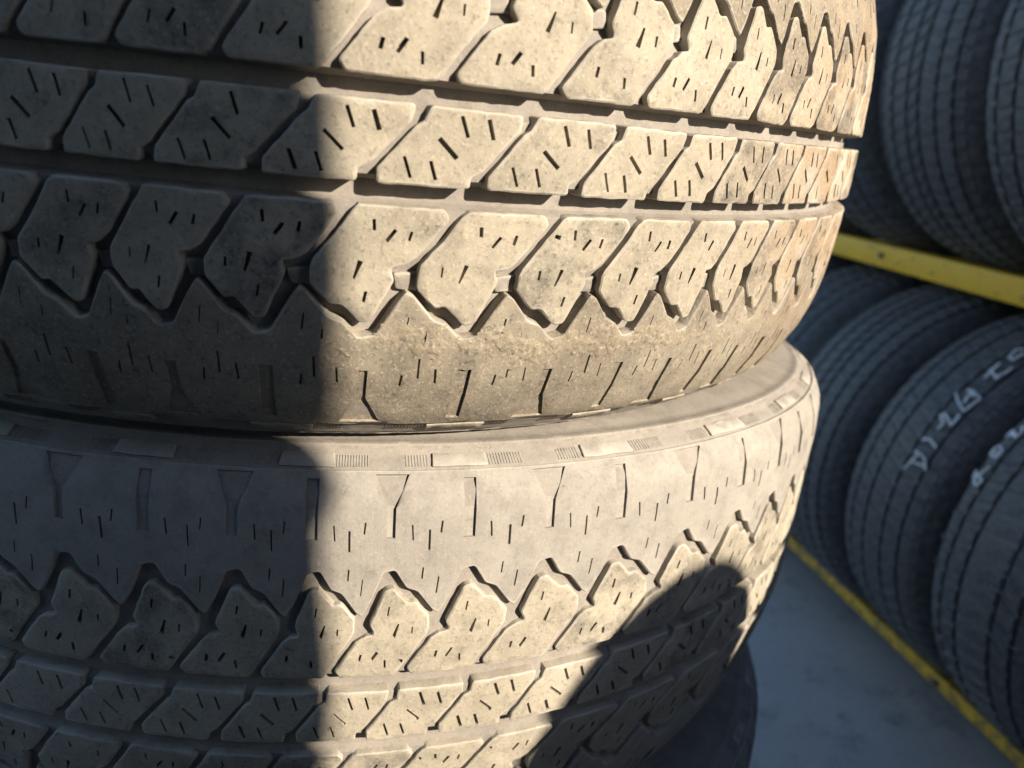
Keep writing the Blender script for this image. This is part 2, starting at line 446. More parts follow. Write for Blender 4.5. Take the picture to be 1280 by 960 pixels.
def casing(T, name, mat, parent, fine_rng=(-.85, 1.5)):
    ph = np.concatenate([np.arange(fine_rng[0], fine_rng[1], .0075), np.linspace(fine_rng[1], fine_rng[0] + 2 * math.pi, 150, endpoint=False)])
    xs = [0, 5, 10.6, 12.4, 15, 18.2, 20, 24, 28, 32, 36.5, 40.5, 46, 52, 58, 62, 64, 66, 68, 74, 80, 86, 92, 97, 99, 100.6, 102.8, 104.8, 105.9, 107.5, 107.9, 109.3, 109.8, 112, 115, 119, 123, 123.6, 125.4, 126, 131, 137, 145, 155, 165, 175, 185, 193, 200]
    sA = [-x for x in xs[::-1]]; sC = [x - 2 for x in xs[1:]]
    ss = np.array(sA + sC)
    ss = np.clip(ss, -200, 198)
    ns, npn = len(ss), len(ph)
    dep = np.array([casing_depth(s) * (T.deep if casing_depth(s) > 1.35 else 1) for s in ss])
    t = np.where(ss <= -1, -ss, ss + 2)
    ridge = np.interp(t, [106, 107.6, 107.9, 109.2, 109.7, 123, 123.6, 125.3, 126, 200], [0, 0, .7, .7, 0, 0, .8, .8, 0, 0])
    PH, SS = np.meshgrid(ph, ss, indexing='ij')
    Hh = np.broadcast_to(-dep + ridge, PH.shape).copy()
    rng = np.random.RandomState(5)
    Hh += rng.normal(0, .06, Hh.shape)
    P = T.pos_phi(PH.ravel(), SS.ravel(), Hh.ravel())
    faces = []
    for i in range(npn):
        a = i * ns; b = ((i + 1) % npn) * ns
        for j in range(ns - 1): faces.append((a + j, b + j, b + j + 1, a + j + 1))
    # liner: bead turned inwards
    inner = []
    base = len(P)
    cz = P.reshape(npn, ns, 3)
    lo = cz[:, 0].copy(); hi = cz[:, -1].copy()
    rr = T.R / 1000
    def ring(rad, z): return np.stack([rad * np.sin(ph), -rad * np.cos(ph), np.full(npn, z)], 1)
    rings = [ring(rr - .150, -.098), ring(rr - .135, -.100), ring(rr - .075, -.108), ring(rr - .03, -.09), ring(rr - .016, -.05), ring(rr - .016, .05), ring(rr - .03, .09), ring(rr - .075, .108), ring(rr - .135, .100), ring(rr - .150, .098)]
    V = [P] + rings
    def idx(q, i): return base + q * npn + i % npn
    for i in range(npn):
        j = (i + 1) % npn
        faces.append((i * ns, idx(0, i), idx(0, j), j * ns))
        for q in range(len(rings) - 1):
            faces.append((idx(q, i), idx(q + 1, i), idx(q + 1, j), idx(q, j)))
        faces.append((idx(len(rings) - 1, i), i * ns + ns - 1, j * ns + ns - 1, idx(len(rings) - 1, j)))
    return mesh_obj(name, np.concatenate(V), faces, mat, parent, smooth=50)

def shoulder(T, name, mat, parent, row_u, flip, fine_rng, seed):
    """continuous shoulder rib with zigzag edge, recessed funnels, slots and ticks; one object"""
    N = T.N
    # start so that the seam is at the back of the tyre
    ks = [k for k in range(-N // 2, N - N // 2)]
    def isfine(u):
        ph = (T.phi(u) + math.pi) % (2 * math.pi) - math.pi
        return fine_rng[0] < ph < fine_rng[1]
    chain = []
    for k in ks: chain += zig(k)
    u0, u1 = ks[0] + .02, ks[-1] + 1.02
    chain.append((u1, -62.0))
    chain = np.array(chain)
    # densify and fillet chain a little
    C = chain * [PITCH, 1]
    out = [C[0]]
    for i in range(1, len(C) - 1):
        a, b, c = C[i - 1], C[i], C[i + 1]
        l1 = np.linalg.norm(a - b); l2 = np.linalg.norm(c - b)
        p1 = b + (a - b) / l1 * min(1.0, l1 * .35); p2 = b + (c - b) / l2 * min(1.0, l2 * .35)
        out += [p1, .25 * p1 + .5 * b + .25 * p2, p2]
    out.append(C[-1]); C = np.array(out)
    bot = np.stack([np.arange(u1, u0, -.12) * PITCH, np.full(len(np.arange(u1, u0, -.12)), S_END)], 1)
    bot = np.concatenate([bot, [[u0 * PITCH, S_END]]])
    O = np.concatenate([C, bot])[::-1]           # CCW (top chain runs +x, so reverse)
    if area(O) < 0: O = O[::-1]
    nn = normals(O); top = O - nn * .4
    H = []; Hd = []
    rng = np.random.RandomState(seed)
    for k in ks:
        if k % 2 == 0 and k > ks[0]:
            w = .055 + rng.uniform(-.01, .01)
            H.append([(k + .03 - w, -74.5), (k + .03 - w, -86), (k + .03 - .22, -97.6), (k + .03 + .22, -97.6), (k + .03 + w, -86), (k + .03 + w, -74.5)]); Hd.append(-.9 if mat is M_SHO1 else -1.15)
        if k % 2 == 1:
            w = .075
            H.append([(k + .06 - w, -73.8), (k + .06 - w, -85), (k + .06 - w * 1.05, -95.8), (k + .06 + w * 1.05, -95.8), (k + .06 + w, -85), (k + .06 + w, -73.8)]); Hd.append(-.9 if mat is M_SHO1 else -1.15)
        if isfine(float(row_u(k + .5))):
            for a, b, w in S_TICKS:
                j = rng.uniform(-.02, .02)
                q = slot(((a[0] + k + j) * PITCH, a[1]), ((b[0] + k + j) * PITCH, b[1]), w * rng.uniform(.7, 1.1))
                H.append([(x / PITCH, y) for x, y in q]); Hd.append(1.9)
    H2 = []
    for h in H:
        P = np.array(h) * [PITCH, 1]
        if area(P) < 0: P = P[::-1]
        H2.append(P)
    edges = []; off = 0; offs = []
    pts = [top] + H2
    for L in pts:
        n = len(L); offs.append(off)
        edges += [(off + i, off + (i + 1) % n) for i in range(n)]; off += n
    allp = np.concatenate(pts)
    # interior points in the fine zone; coarse elsewhere
    G = []
    for k in ks:
        f = isfine(float(row_u(k + .5)))
        stp = 2.8 if f else 9.0
        gx, gy = np.meshgrid(np.arange(k * PITCH, (k + 1) * PITCH, stp), np.arange(S_END + 2, -47, stp))
        g = np.stack([gx.ravel(), gy.ravel()], 1) + rng.uniform(-.3, .3, (gx.size, 2)) * stp
        # keep below the lip
        zz = np.array(zig(k - 1) + zig(k) + zig(k + 1)) * [PITCH, 1]
        lim = np.interp(g[:, 0], zz[:, 0], zz[:, 1])
        g = g[(g[:, 1] < lim - 1.6) & (g[:, 0] > (u0 + .03) * PITCH) & (g[:, 0] < (u1 - .03) * PITCH)]
        near = [h for h in H2 if abs(h[:, 0].mean() - (k + .5) * PITCH) < 1.3 * PITCH]
        for h in near:
            if len(g): g = g[~inside(g, h)]
            if len(g): g = g[dist_to(g, h) > .9]
        G.append(g)
    allp = np.concatenate([allp] + G)
    vo, eo, fo, ov, _, _ = delaunay_2d_cdt([Vector(p) for p in allp], edges, [], 0, 1e-5)
    V2 = np.array([(v.x, v.y) for v in vo]); inmap = {}
    for i, l in enumerate(ov):
        for j in l: inmap[j] = i
    F = np.array([f for f in fo if len(f) == 3]); cen = V2[F].mean(1)
    keep = np.zeros(len(F), bool)
    for s0 in range(0, len(F), 4000): keep[s0:s0 + 4000] = inside(cen[s0:s0 + 4000], top)
    for h in H2:
        lo, hi = h.min(0), h.max(0)
        sel = np.where(keep & (cen[:, 0] > lo[0]) & (cen[:, 0] < hi[0]) & (cen[:, 1] > lo[1]) & (cen[:, 1] < hi[1]))[0]
        if len(sel): keep[sel[inside(cen[sel], h)]] = False
    F = F[keep]
    ht = np.array([fbm(p[0], p[1], .11, seed) * .25 + fbm(p[0], p[1], .7, seed + 3) * .10 for p in V2])
    faces = [tuple(f) for f in F]; n0 = len(V2); nt = len(top)
    ti = [inmap[i] for i in range(nt)]
    verts2 = [V2, O, O + nn * .2]; hts = [ht, ht[ti] - .45, np.full(nt, -8.0)]
    for i in range(nt):
        j = (i + 1) % nt
        faces.append((ti[i], n0 + i, n0 + j, ti[j])); faces.append((n0 + i, n0 + nt + i, n0 + nt + j, n0 + j))
    n1 = n0 + 2 * nt
    for k, h in enumerate(H2):
        m = len(h); hi_ = [inmap[offs[k + 1] + i] for i in range(m)]
        verts2.append(h); hts.append(np.full(m, -abs(Hd[k])))
        if Hd[k] < 0: faces.append(tuple(n1 + i for i in range(m)))
        for i in range(m):
            j = (i + 1) % m; faces.append((hi_[i], hi_[j], n1 + j, n1 + i))
        n1 += m
    XY = np.concatenate(verts2); HH = np.concatenate(hts)
    S = XY[:, 1]; U = XY[:, 0] / PITCH
    if flip: U = 2.71 - U; S = -2.0 - S
    P = T.pos(row_u(U) * PITCH, S, HH)
    o = mesh_obj(name, P, faces, mat, parent, smooth=38)
    rimw = np.zeros(len(P)); rimw[ti] = .8; rimw[n0:n0 + nt] = 1.0
    at = o.data.attributes.new('rim', 'FLOAT', 'POINT'); at.data.foreach_set('value', rimw)
    return o

def build_tyre(T, name, rowA, rowB, rowC, fine_rng, mats, seed, detail=True):
    """rowX: function pattern u -> tyre u"""
    root = empty(name)
    top_m, floor_m, shoA_m, shoC_m = mats
    casing(T, 'casing', floor_m, root, fine_rng if detail else (0, .1))
    rng = random.Random(seed)
    def isfine(u):
        ph = (float(T.phi(u)) + math.pi) % (2 * math.pi) - math.pi
        return detail and fine_rng[0] < ph < fine_rng[1]
    def slots(L, k, wj=1.0):
        out = []
        for a, b, w, *w2 in L:
            if rng.random() < .05: continue
            j = rng.uniform(-.012, .012); e = rng.uniform(-.5, .5); wf = rng.uniform(.95, 1.5) * wj
            q = slot(((a[0] + j) * PITCH, a[1] + e), ((b[0] + j) * PITCH, b[1] + e * .5), w * wf, w2[0] * wf if w2 else None)
            out.append([(x / PITCH + k, y) for x, y in q])
        return out
    def sh(L, k): return [(p[0] + k, p[1]) for p in L]
    def jit(L, a): return [(p[0] + rng.uniform(-a, a), p[1] + rng.uniform(-a, a) * 16) for p in L]
    for k in range(T.N):
        k = k - T.N // 2
        for side in 'ABC':
            row = {'A': rowA, 'B': rowB, 'C': rowC}[side]
            if side == 'B': out, sp = B_OUT, B_SIPE
            else: out, sp = A_OUT, A_SIPE
            out = jit(out, .012); hs = slots(sp, 0)
            rad = 1.9 if side != 'B' else 1.2
            if side == 'C':
                out = rot(out); hs = [rot(h) for h in hs]
            out = sh(out, k); hs = [sh(h, k) for h in hs]
            fu = float(row(np.mean([p[0] for p in out])))
            block(T, out, hs, 'tread_block', top_m, root, row, depth=9.0, rad=rad, fine=isfine(fu), seed=seed * 1000 + (k + 500) * 3 + ord(side))
            if side != 'B':
                bo = jit(BAR_OUT, .01)
                if side == 'C': bo = rot(bo)
                bo = sh(bo, k)
                b = block(T, bo, [], 'tie_bar', floor_m, root, row, depth=6, rad=.6, bev=.4, fine=isfine(fu), seed=seed + k * 7, step=2.0)
                # sink the bar a little below the tread surface
                me = b.data
                co = np.empty(len(me.vertices) * 3); me.vertices.foreach_get('co', co); co = co.reshape(-1, 3)
                rr = np.hypot(co[:, 0], co[:, 1]); f = (rr - .0034) / rr; co[:, 0] *= f; co[:, 1] *= f
                me.vertices.foreach_set('co', co.ravel()); me.update()
    shoulder(T, 'shoulder_rib', shoA_m, root, rowA, False, fine_rng if detail else (9, 9), seed)
    shoulder(T, 'shoulder_rib', shoC_m, root, rowC, True, fine_rng if detail else (9, 9), seed + 1)
    # raised plaques in the band outside the shoulder, one between each pair of funnels
    for flip, row, m in ((False, rowA, shoA_m), (True, rowC, shoC_m)):
        for k in range(-T.N // 2 + (T.N // 2) % 2, T.N - T.N // 2, 2):
            L = [(k + .80, -100.4), (k + 1.52, -100.4), (k + 1.50, -104.6), (k + .82, -104.6)]
            if flip: L = rot(L)
            block(T, L, [], 'shoulder_plaque', m, root, row, depth=1.6, rad=.5, bev=.25, fine=isfine(float(row(k + 1))), seed=seed + k, wear=.1, step=4, draft=.15)
            if not isfine(float(row(k + 1))): continue
            for a, b in ((.34, .76), (1.56, 1.84)):
                X = []; Y = []; Hh = []; fs = []
                for u in np.arange(a, b, .038):
                    c = len(X)
                    for du, h in ((0, -1.2), (.007, -.72), (.02, -.72), (.027, -1.2)):
                        for q in (-100.7, -104.3):
                            uu, qq = k + u + du, q
                            if flip: uu, qq = 2.71 - uu, -2 - qq
                            X.append(float(row(uu)) * PITCH); Y.append(qq); Hh.append(h)
                    for m_ in range(3): fs.append((c + 2 * m_, c + 2 * m_ + 1, c + 2 * m_ + 3, c + 2 * m_ + 2))
                    fs.append((c, c + 2, c + 4, c + 6)); fs.append((c + 1, c + 7, c + 5, c + 3))
                o = mesh_obj('shoulder_hatching', T.pos(np.array(X), np.array(Y), np.array(Hh)), fs, m, root); o['kind'] = 'stuff'
    return root

R_ = math.radians
# upper tyre
T1 = Tyre(0.3205, [.0799, .0915, .1024, .1073, .1055, .0982, .0898, .0779, .0733, .0766, .0857, .0918, .0944], .0275 - .2738, -3, 68, PR_ROUND)
t1 = build_tyre(T1, 'tyre', lambda u: np.asarray(u, float), lambda u: np.asarray(u, float) + .02, lambda u: np.asarray(u, float) - .275, (-.8, 1.5), (M_TOP, M_FLOOR, M_SHO1, M_SHO1), 1)
t1.matrix_world = Matrix(((.99997, 0, .00784, 0), (.00021, .99963, -.02711, -.0001), (-.00784, .02711, .9996, .0033 + Z0), (0, 0, 0, 1)))
tag(t1, 'large dusty winter tyre lying flat on top of the stack', 'tyre', 'worn tyres stacked flat in the foreground')
# lower tyre
SM2 = (np.array([0, 42, 57.7, 61.6, 74, 96, 99.3, 104.6, 112, 200]), np.array([0, 43, 60, 66.5, 80.5, 103, 105.6, 110.3, 115, 200]))
T2 = Tyre(0.3196, [.1097, .1018, .0968, .0891, .0859, .0955, .1002, .1075, .1206, .1241, .1166, .1024], -.0779 - .3974, -4, 60, PR_SQUARE, SM2, PR_SLUMP, PZ_FULL)
T2.deep = .62
t2 = build_tyre(T2, 'tyre', lambda u: np.asarray(u, float) + .60, lambda u: np.asarray(u, float) + .63, lambda u: np.asarray(u, float) + .22, (-.8, 1.5), (M_TOP2, M_FLOOR, M_SHO, M_SHO), 2)
t2.matrix_world = Matrix(((.99999, 0, -.00504, .0222), (.00021, .99911, .04211, .0152), (.00503, -.04211, .9991, -.2394 + Z0), (0, 0, 0, 1)))
tag(t2, 'dusty winter tyre with a pale smooth shoulder directly beneath the topmost one', 'tyre', 'worn tyres stacked flat in the foreground')
def copy_tree(o):
    c = o.copy(); COL.objects.link(c)
    for ch in o.children:
        d = ch.copy(); COL.objects.link(d); d.parent = c
    return c
t3 = copy_tree(t2)
t3.matrix_world = Matrix.Translation((.030, .02, Z0 - .490)) @ Matrix.Rotation(R_(8), 4, 'Z') @ Matrix.Diagonal((1.0, 1.0, 1.11, 1))
tag(t3, 'dark tyre third from the top, only a sliver showing below the dusty pair', 'tyre', 'worn tyres stacked flat in the foreground')
t4 = copy_tree(t1)
t4.matrix_world = Matrix.Translation((.02, .02, .128)) @ Matrix.Rotation(R_(40), 4, 'Z') @ Matrix.Diagonal((.97, .97, 1.11, 1))
tag(t4, 'lowest tyre of the stack lying on the concrete floor', 'tyre', 'worn tyres stacked flat in the foreground')

# dried mud caked along the upper tyre's lower shoulder: a thin broken crust
def mud():
    us = np.arange(-.5, 5.6, .9 / PITCH); ss = np.arange(-57.0, -74.5, -.85)
    H = np.zeros((len(us), len(ss)))
    for i, u in enumerate(us):
        fu = math.floor(u)
        zz = np.array(zig(fu - 1) + zig(fu) + zig(fu + 1)); lim = np.interp(u, zz[:, 0], zz[:, 1])
        for j, q in enumerate(ss):
            x = u * PITCH
            env = math.exp(-((q + 64.5) / 6.2) ** 2) * min(1, max(0, (u + .5) / 1.2)) * min(1, max(0, (5.6 - u) / 1.6))
            m = fbm(x, q, .085, 11) * .8 + fbm(x, q, .33, 12) * .55
            h = (m + env * 1.0 - .36) if fbm(x, q, .42, 31) > -.22 else -1
            if q > lim - .9: h = -1
            d = fbm(x, q, .55, 13) * .7 + fbm(x, q, 1.1, 15) * .4
            H[i, j] = min(h, .3) * 1.0 * (1.0 + d) + .05 * d if h > 0 else -.3
    idx = {}; pts = []; fs = []
    def vid(i, j):
        if (i, j) not in idx:
            idx[(i, j)] = len(pts)
            pts.append((us[i] * PITCH + fbm(i, j, .7, 21) * .3, ss[j] + fbm(i, j, .7, 22) * .3, max(H[i, j], -.3)))
        return idx[(i, j)]
    for i in range(len(us) - 1):
        for j in range(len(ss) - 1):
            if max(H[i, j], H[i + 1, j], H[i, j + 1], H[i + 1, j + 1]) > 0:
                fs.append((vid(i, j), vid(i, j + 1), vid(i + 1, j + 1), vid(i + 1, j)))
    P = np.array(pts)
    o = mesh_obj('dried_mud', T1.pos(P[:, 0], P[:, 1], P[:, 2]), fs, M_MUD, t1, smooth=60)
    tag(o, 'thin broken crust of dried mud along the lower shoulder', kind='stuff')
mud()

# ------------------------------------------------------------------ rack with tyres
XC = 1.130
rack = empty('tyre_rack', (1.0, .6, 0))
tag(rack, 'yellow steel beam rack holding two rows of upright tyres behind the stack', 'rack')
def beam(name, c, s, bev=.004):
    bm = bmesh.new(); box_bm(bm, (c[0] - 1.0, c[1] - .6, c[2]), s, bev)
    o = bm_obj(name, bm, M_YEL2 if s[1] > 1 and s[2] < .03 else M_YEL, rack, 30); return o
YB0, YB1 = -.22, 1.40
for zt, hh in ((Z0 - .138, .042), (Z0 - .802, .024)):
    for xf in (1.0, 1.235):
        dx = .044 if hh > .03 else .03
        beam('beam', (xf + dx / 2, (YB0 + YB1) / 2, zt - hh / 2), (dx, YB1 - YB0 - .05, hh))
for y in (YB0, YB1):
    for xf in (1.0, 1.235):
        beam('upright', (xf + .022, y, .85), (.044, .05, 1.70))
    beam('cross_brace', (1.139, y, Z0 - .05), (.19, .03, .03)); beam('cross_brace', (1.139, y, 1.5), (.19, .03, .03))
for yb, zb in ((.745, Z0 - .158), (-.10, Z0 - .158), (.36, Z0 - .816)):
    bm = bmesh.new(); bmesh.ops.create_cone(bm, cap_ends=True, segments=6, radius1=.006, radius2=.0055, depth=.005)
    bmesh.ops.rotate(bm, verts=bm.verts, matrix=Matrix.Rotation(math.pi / 2, 3, 'Y')); bmesh.ops.translate(bm, verts=bm.verts, vec=(-.0015, yb - .6, zb))
    bm_obj('bolt', bm, M_POST, rack)
def rack_tyre(kind, seed):
    """upright tyre, axis along y, centre at origin"""
    rng = random.Random(seed); R, W = .3135, .108
    root = empty('tyre')
    half = [(0, R), (.03, R - .0005), (.06, R - .003), (.08, R - .008), (.092, R - .016), (.100, R - .028), (.106, R - .045), (.108, R - .07), (.106, R - .10), (.098, R - .125), (.088, R - .135)]
    NP = 120
    grooves = {0: (.022, .058), 1: (.012, .045, .074), 2: (.03, .062)}[kind]
    ys = sorted(set([round(x, 4) for g in grooves for x in (g - .0023, g - .0019, g + .0019, g + .0023)] + [x for x, _ in half]))
    ys = [-y for y in ys[::-1] if y > 0] + ys
    # lathe; beyond half-width follow the profile points
    prof2 = []
    hx = [p[0] for p in half[:8]]; hr = [p[1] for p in half[:8]]
    for y in ys:
        a = abs(y)
        r = np.interp(a, hx, hr)
        if any(abs(a - g) <= .0021 for g in grooves): r -= .0032
        prof2.append((y, r))
    side = half[8:]
    prof2 = [(-p[0], p[1]) for p in side[::-1]] + prof2 + side + [(.07, R - .13), (.085, R - .08), (.06, R - .02), (-.06, R - .02), (-.085, R - .08), (-.07, R - .13)]
    vs = []; fs = []; n = len(prof2)
    for i in range(NP):
        a = 2 * math.pi * i / NP
        for y, r in prof2: vs.append((r * math.cos(a), y, r * math.sin(a)))
    for i in range(NP):
        b = ((i + 1) % NP) * n; a = i * n
        for j in range(n): fs.append((a + j, a + (j + 1) % n, b + (j + 1) % n, b + j))
    mesh_obj('casing', vs, fs, M_RACK, root, smooth=35)
    # tread blocks: shoulder ribs and inner ribs, one shared mesh per rib
    edges = [0] + list(grooves) + [.092]
    bands = []
    for i in range(len(edges) - 1):
        a = edges[i] + (.0027 if i else 0); b = edges[i + 1] - .0027
        bands.append((a, b))
    cells = []
    for a, b in bands:
        if a == 0: cells.append((-b, b))
        else: cells += [(a, b), (-b, -a)]
    step = {0: 72, 1: 84, 2: 66}[kind]
    for (a, b) in cells:
        slant = rng.choice((-.012, -.008, .006, .01)) if abs(a + b) < .1 else 0
        bm = bmesh.new(); w = 2 * math.pi / step * R * .74
        ny, nx = 4, 4; grid = []
        def P(ti, tj, h):
            y = a + (b - a) * tj
            r = np.interp(abs(y), hx, hr) + h
            an = math.pi + (w * (ti - .5) + slant * (tj - .5)) / R
            return (r * math.cos(an), y, r * math.sin(an))
        hmap = .0017
        rows = []
        for i in range(nx):
            rows.append([bm.verts.new(P(i / (nx - 1) * .9 + .05, j / (ny - 1) * .92 + .04, hmap)) for j in range(ny)])
        for i in range(nx - 1):
            for j in range(ny - 1): bm.faces.new((rows[i][j], rows[i + 1][j], rows[i + 1][j + 1], rows[i][j + 1]))
        loop = [(i, 0) for i in range(nx)] + [(nx - 1, j) for j in range(1, ny)] + [(i, ny - 1) for i in range(nx - 2, -1, -1)] + [(0, j) for j in range(ny - 2, 0, -1)]
        low = [bm.verts.new(P(i / (nx - 1), j / (ny - 1), -.001)) for i, j in loop]
        for q in range(len(loop)):
            p = (q + 1) % len(loop); i, j = loop[q]; i2, j2 = loop[p]
            bm.faces.new((rows[i][j], low[q], low[p], rows[i2][j2]))
        bmesh.ops.recalc_face_normals(bm, faces=bm.faces)
        me = bpy.data.meshes.new('tread_block'); bm.to_mesh(me); bm.free(); me.materials.append(M_RACK)
        off = rng.random()
        back = []
        for q in range(step):
            an = 2 * math.pi * (q + off) / step
            d = (an + math.pi) % (2 * math.pi) - math.pi
            if abs(d) < 1.35:
                o = bpy.data.objects.new('tread_block', me); link(o, root); o.rotation_euler = (0, an, 0)
            else: back.append(an)
        bmj = bmesh.new()
        for an in back:
            t = bmesh.new(); t.from_mesh(me); bmesh.ops.rotate(t, verts=t.verts, matrix=Matrix.Rotation(an, 3, 'Y'))
            tm = bpy.data.meshes.new('tmp'); t.to_mesh(tm); t.free(); bmj.from_mesh(tm); bpy.data.meshes.remove(tm)
        o = bm_obj('rear_tread', bmj, M_RACK, root); o['kind'] = 'stuff'
    return root
protos = [rack_tyre(i, 10 + i) for i in range(3)]
used = set()
low_b = [-.155, .064, .280, .4926, .7116, .93, 1.15]
low_lab = ['tyre at the near end of the lower rack row', 'nearest tyre in view on the lower shelf, with 205 chalked on its edge', 'tyre on the lower shelf with a long line of white chalk marks across its tread',
           'tyre on the lower shelf without chalk, left of the one with a long chalk line', 'far tyre on the lower shelf half hidden by the stack', 'last tyre of the lower shelf behind the stack']
low_kind = [1, 2, 0, 1, 0, 2]
up_b = [-.02, .200, .4186, .6466, .868, 1.09]
up_lab = ['nearest tyre on the upper shelf at the right edge', 'tyre on the upper shelf with a bright row of small shoulder blocks', 'tyre on the upper shelf above the yellow beam beside the big dusty tyre', 'tyre on the upper shelf hidden behind the big dusty tyre', 'last tyre on the upper shelf behind the stack']
up_kind = [0, 2, 1, 0, 2]
TY = {}
def place(bounds, kinds, labs, zc, rows, tagname):
    for i in range(len(bounds) - 1):
        k = kinds[i]
        o = protos[k] if k not in used else copy_tree(protos[k])
        used.add(k)
        yc = (bounds[i] + bounds[i + 1]) / 2; w = bounds[i + 1] - bounds[i]
        o.location = (XC + .004 * ((i * 37) % 3 - 1), yc, zc)
        o.rotation_euler = (0, R_(13 * i + rows * 5), R_((-.6, .5, .2, -.3, .4, 0)[i]))
        o.rotation_euler.y = R_(((i * 7) % 5) * 1.3)
        o.scale = (1, w / .219, 1)
        tag(o, labs[i], 'tyre', 'tyres standing on the rack')
        TY[(rows, i)] = o
place(low_b, low_kind, low_lab, Z0 - .4995, 0, 'low')
place(up_b, up_kind, up_lab, Z0 + .166, 1, 'up')

# chalk marks: ribbons laid on the tread (theta about the tyre axis, y along the rack)
def ribbon(lines, root, name, mat, w, label=None, lift=.3178):
    vs = []; fs = []
    zc = Z0 - .4995
    for L in lines:
        pts = []
        for (a, b) in zip(L[:-1], L[1:]):
            for q in range(4): pts.append((a[0] + (b[0] - a[0]) * q / 4, a[1] + (b[1] - a[1]) * q / 4))
        pts.append(L[-1])
        P = np.array([(t * .315, y) for t, y in pts])
        d = np.gradient(P, axis=0); d /= np.linalg.norm(d, axis=1, keepdims=True) + 1e-9; n = np.stack([-d[:, 1], d[:, 0]], 1)
        c = len(vs)
        def W(p, h): 
            a = p[0] / .315
            return (XC - h * math.cos(a), p[1], zc + h * math.sin(a))
        for i in range(len(P)):
            k = w * (0.7 + .5 * abs(math.sin(i * 2.3 + P[i][1] * 900)))
            l, r = P[i] + n[i] * k, P[i] - n[i] * k
            h = lift - edge_drop(l[1])
            vs += [W(l, h - .0012), W(l, h), W(r, h), W(r, h - .0012)]
        for i in range(len(P) - 1):
            a = c + i * 4; b = a + 4
            for j in range(4): fs.append((a + j, a + (j + 1) % 4, b + (j + 1) % 4, b + j))
    inv = root.matrix_world.inverted() if False else (Matrix.LocRotScale(root.location, root.rotation_euler, root.scale)).inverted()
    o = mesh_obj(name, [inv @ Vector(v) for v in vs], fs, mat, root)
    bmn = bmesh.new(); bmn.from_mesh(o.data); bmesh.ops.recalc_face_normals(bmn, faces=bmn.faces); bmn.to_mesh(o.data); bmn.free()
    if label: o['label'] = label
    return o
def edge_drop(y):
    for i in range(len(low_b) - 1):
        if low_b[i] <= y <= low_b[i + 1]:
            w = (low_b[i + 1] - low_b[i]) / .219
            a = abs(y - (low_b[i] + low_b[i + 1]) / 2) / w
            return float(np.interp(a, [0, .03, .06, .08, .092, .100, .106, .108], [0, .0005, .003, .008, .016, .028, .045, .07]))
    return .05
CH1 = [[(0.252, 0.356), (0.3543, 0.3457)], [(0.3496, 0.3544), (0.3515, 0.3423), (0.3397, 0.3325), (0.2953, 0.3236)], [(0.3005, 0.3527), (0.3114, 0.3289)],
       [(0.4133, 0.3542), (0.4313, 0.3451), (0.4116, 0.3277)], [(0.4854, 0.3432), (0.525, 0.3422), (0.5492, 0.3549), (0.5648, 0.3514), (0.5288, 0.3286), (0.5916, 0.3302)],
       [(0.6687, 0.3604), (0.6349, 0.3442), (0.6133, 0.3286), (0.7, 0.3242), (0.7164, 0.345), (0.6476, 0.3392)], [(0.7118, 0.3507), (0.6943, 0.3344)],
       [(0.7956, 0.3465), (0.8988, 0.3519)], [(0.8129, 0.3324), (0.844, 0.3336), (0.8614, 0.331), (0.9033, 0.3311)], [(0.8473, 0.3534), (0.8229, 0.3344)],
       [(1.0264, 0.3519), (0.9991, 0.3575), (0.9474, 0.3516), (0.9418, 0.342), (1.0028, 0.3439)]]
CH2 = [[(0.3712, 0.2658), (0.4093, 0.264), (0.3948, 0.2465), (0.4496, 0.2391)], [(0.3928, 0.246), (0.3644, 0.2484), (0.3542, 0.2394), (0.3835, 0.2346), (0.393, 0.2447)],
       [(0.4988, 0.2456), (0.4971, 0.2548), (0.5276, 0.2582), (0.5495, 0.2483), (0.5359, 0.2383), (0.4956, 0.2385), (0.4991, 0.2473), (0.5257, 0.2449)],
       [(0.5978, 0.2531), (0.6351, 0.2514), (0.6143, 0.2372), (0.6346, 0.234), (0.6674, 0.2414)], [(0.6136, 0.2508), (0.6104, 0.2346)]]
GLINTS = [[(0.0304, 0.1611), (0.036, 0.132), (0.0461, 0.1126)], [(-0.1581, 0.1466), (-0.1584, 0.1192), (-0.1492, 0.0989)], [(0.1024, 0.1437), (0.1014, 0.1253), (0.119, 0.1128)],
      [(-0.3617, 0.2493), (-0.4008, 0.2338), (-0.3657, 0.2159)], [(-0.4538, 0.22), (-0.43, 0.1929)], [(-0.476, 0.1708), (-0.4515, 0.1456)],
      [(0.0784, 0.2682), (0.0667, 0.2469)], [(-0.0472, 0.2733), (-0.0577, 0.252)], [(0.2003, 0.2689), (0.1992, 0.2401)], [(0.2267, 0.1411), (0.2536, 0.1385)]]
for q in ((0, 3), (3, 4), (4, 5), (5, 7), (7, 10), (10, 11)): ribbon(CH1[q[0]:q[1]], TY[(0, 2)], 'chalk_mark', M_CHALK, .0017)
for q in ((0, 2), (2, 3), (3, 5)): ribbon(CH2[q[0]:q[1]], TY[(0, 1)], 'chalk_mark', M_CHALK, .0017)
for L in GLINTS: ribbon([L], TY[(0, 1)], 'sipe_glint', M_FAINT, .0010)  # painted glints along the sipes

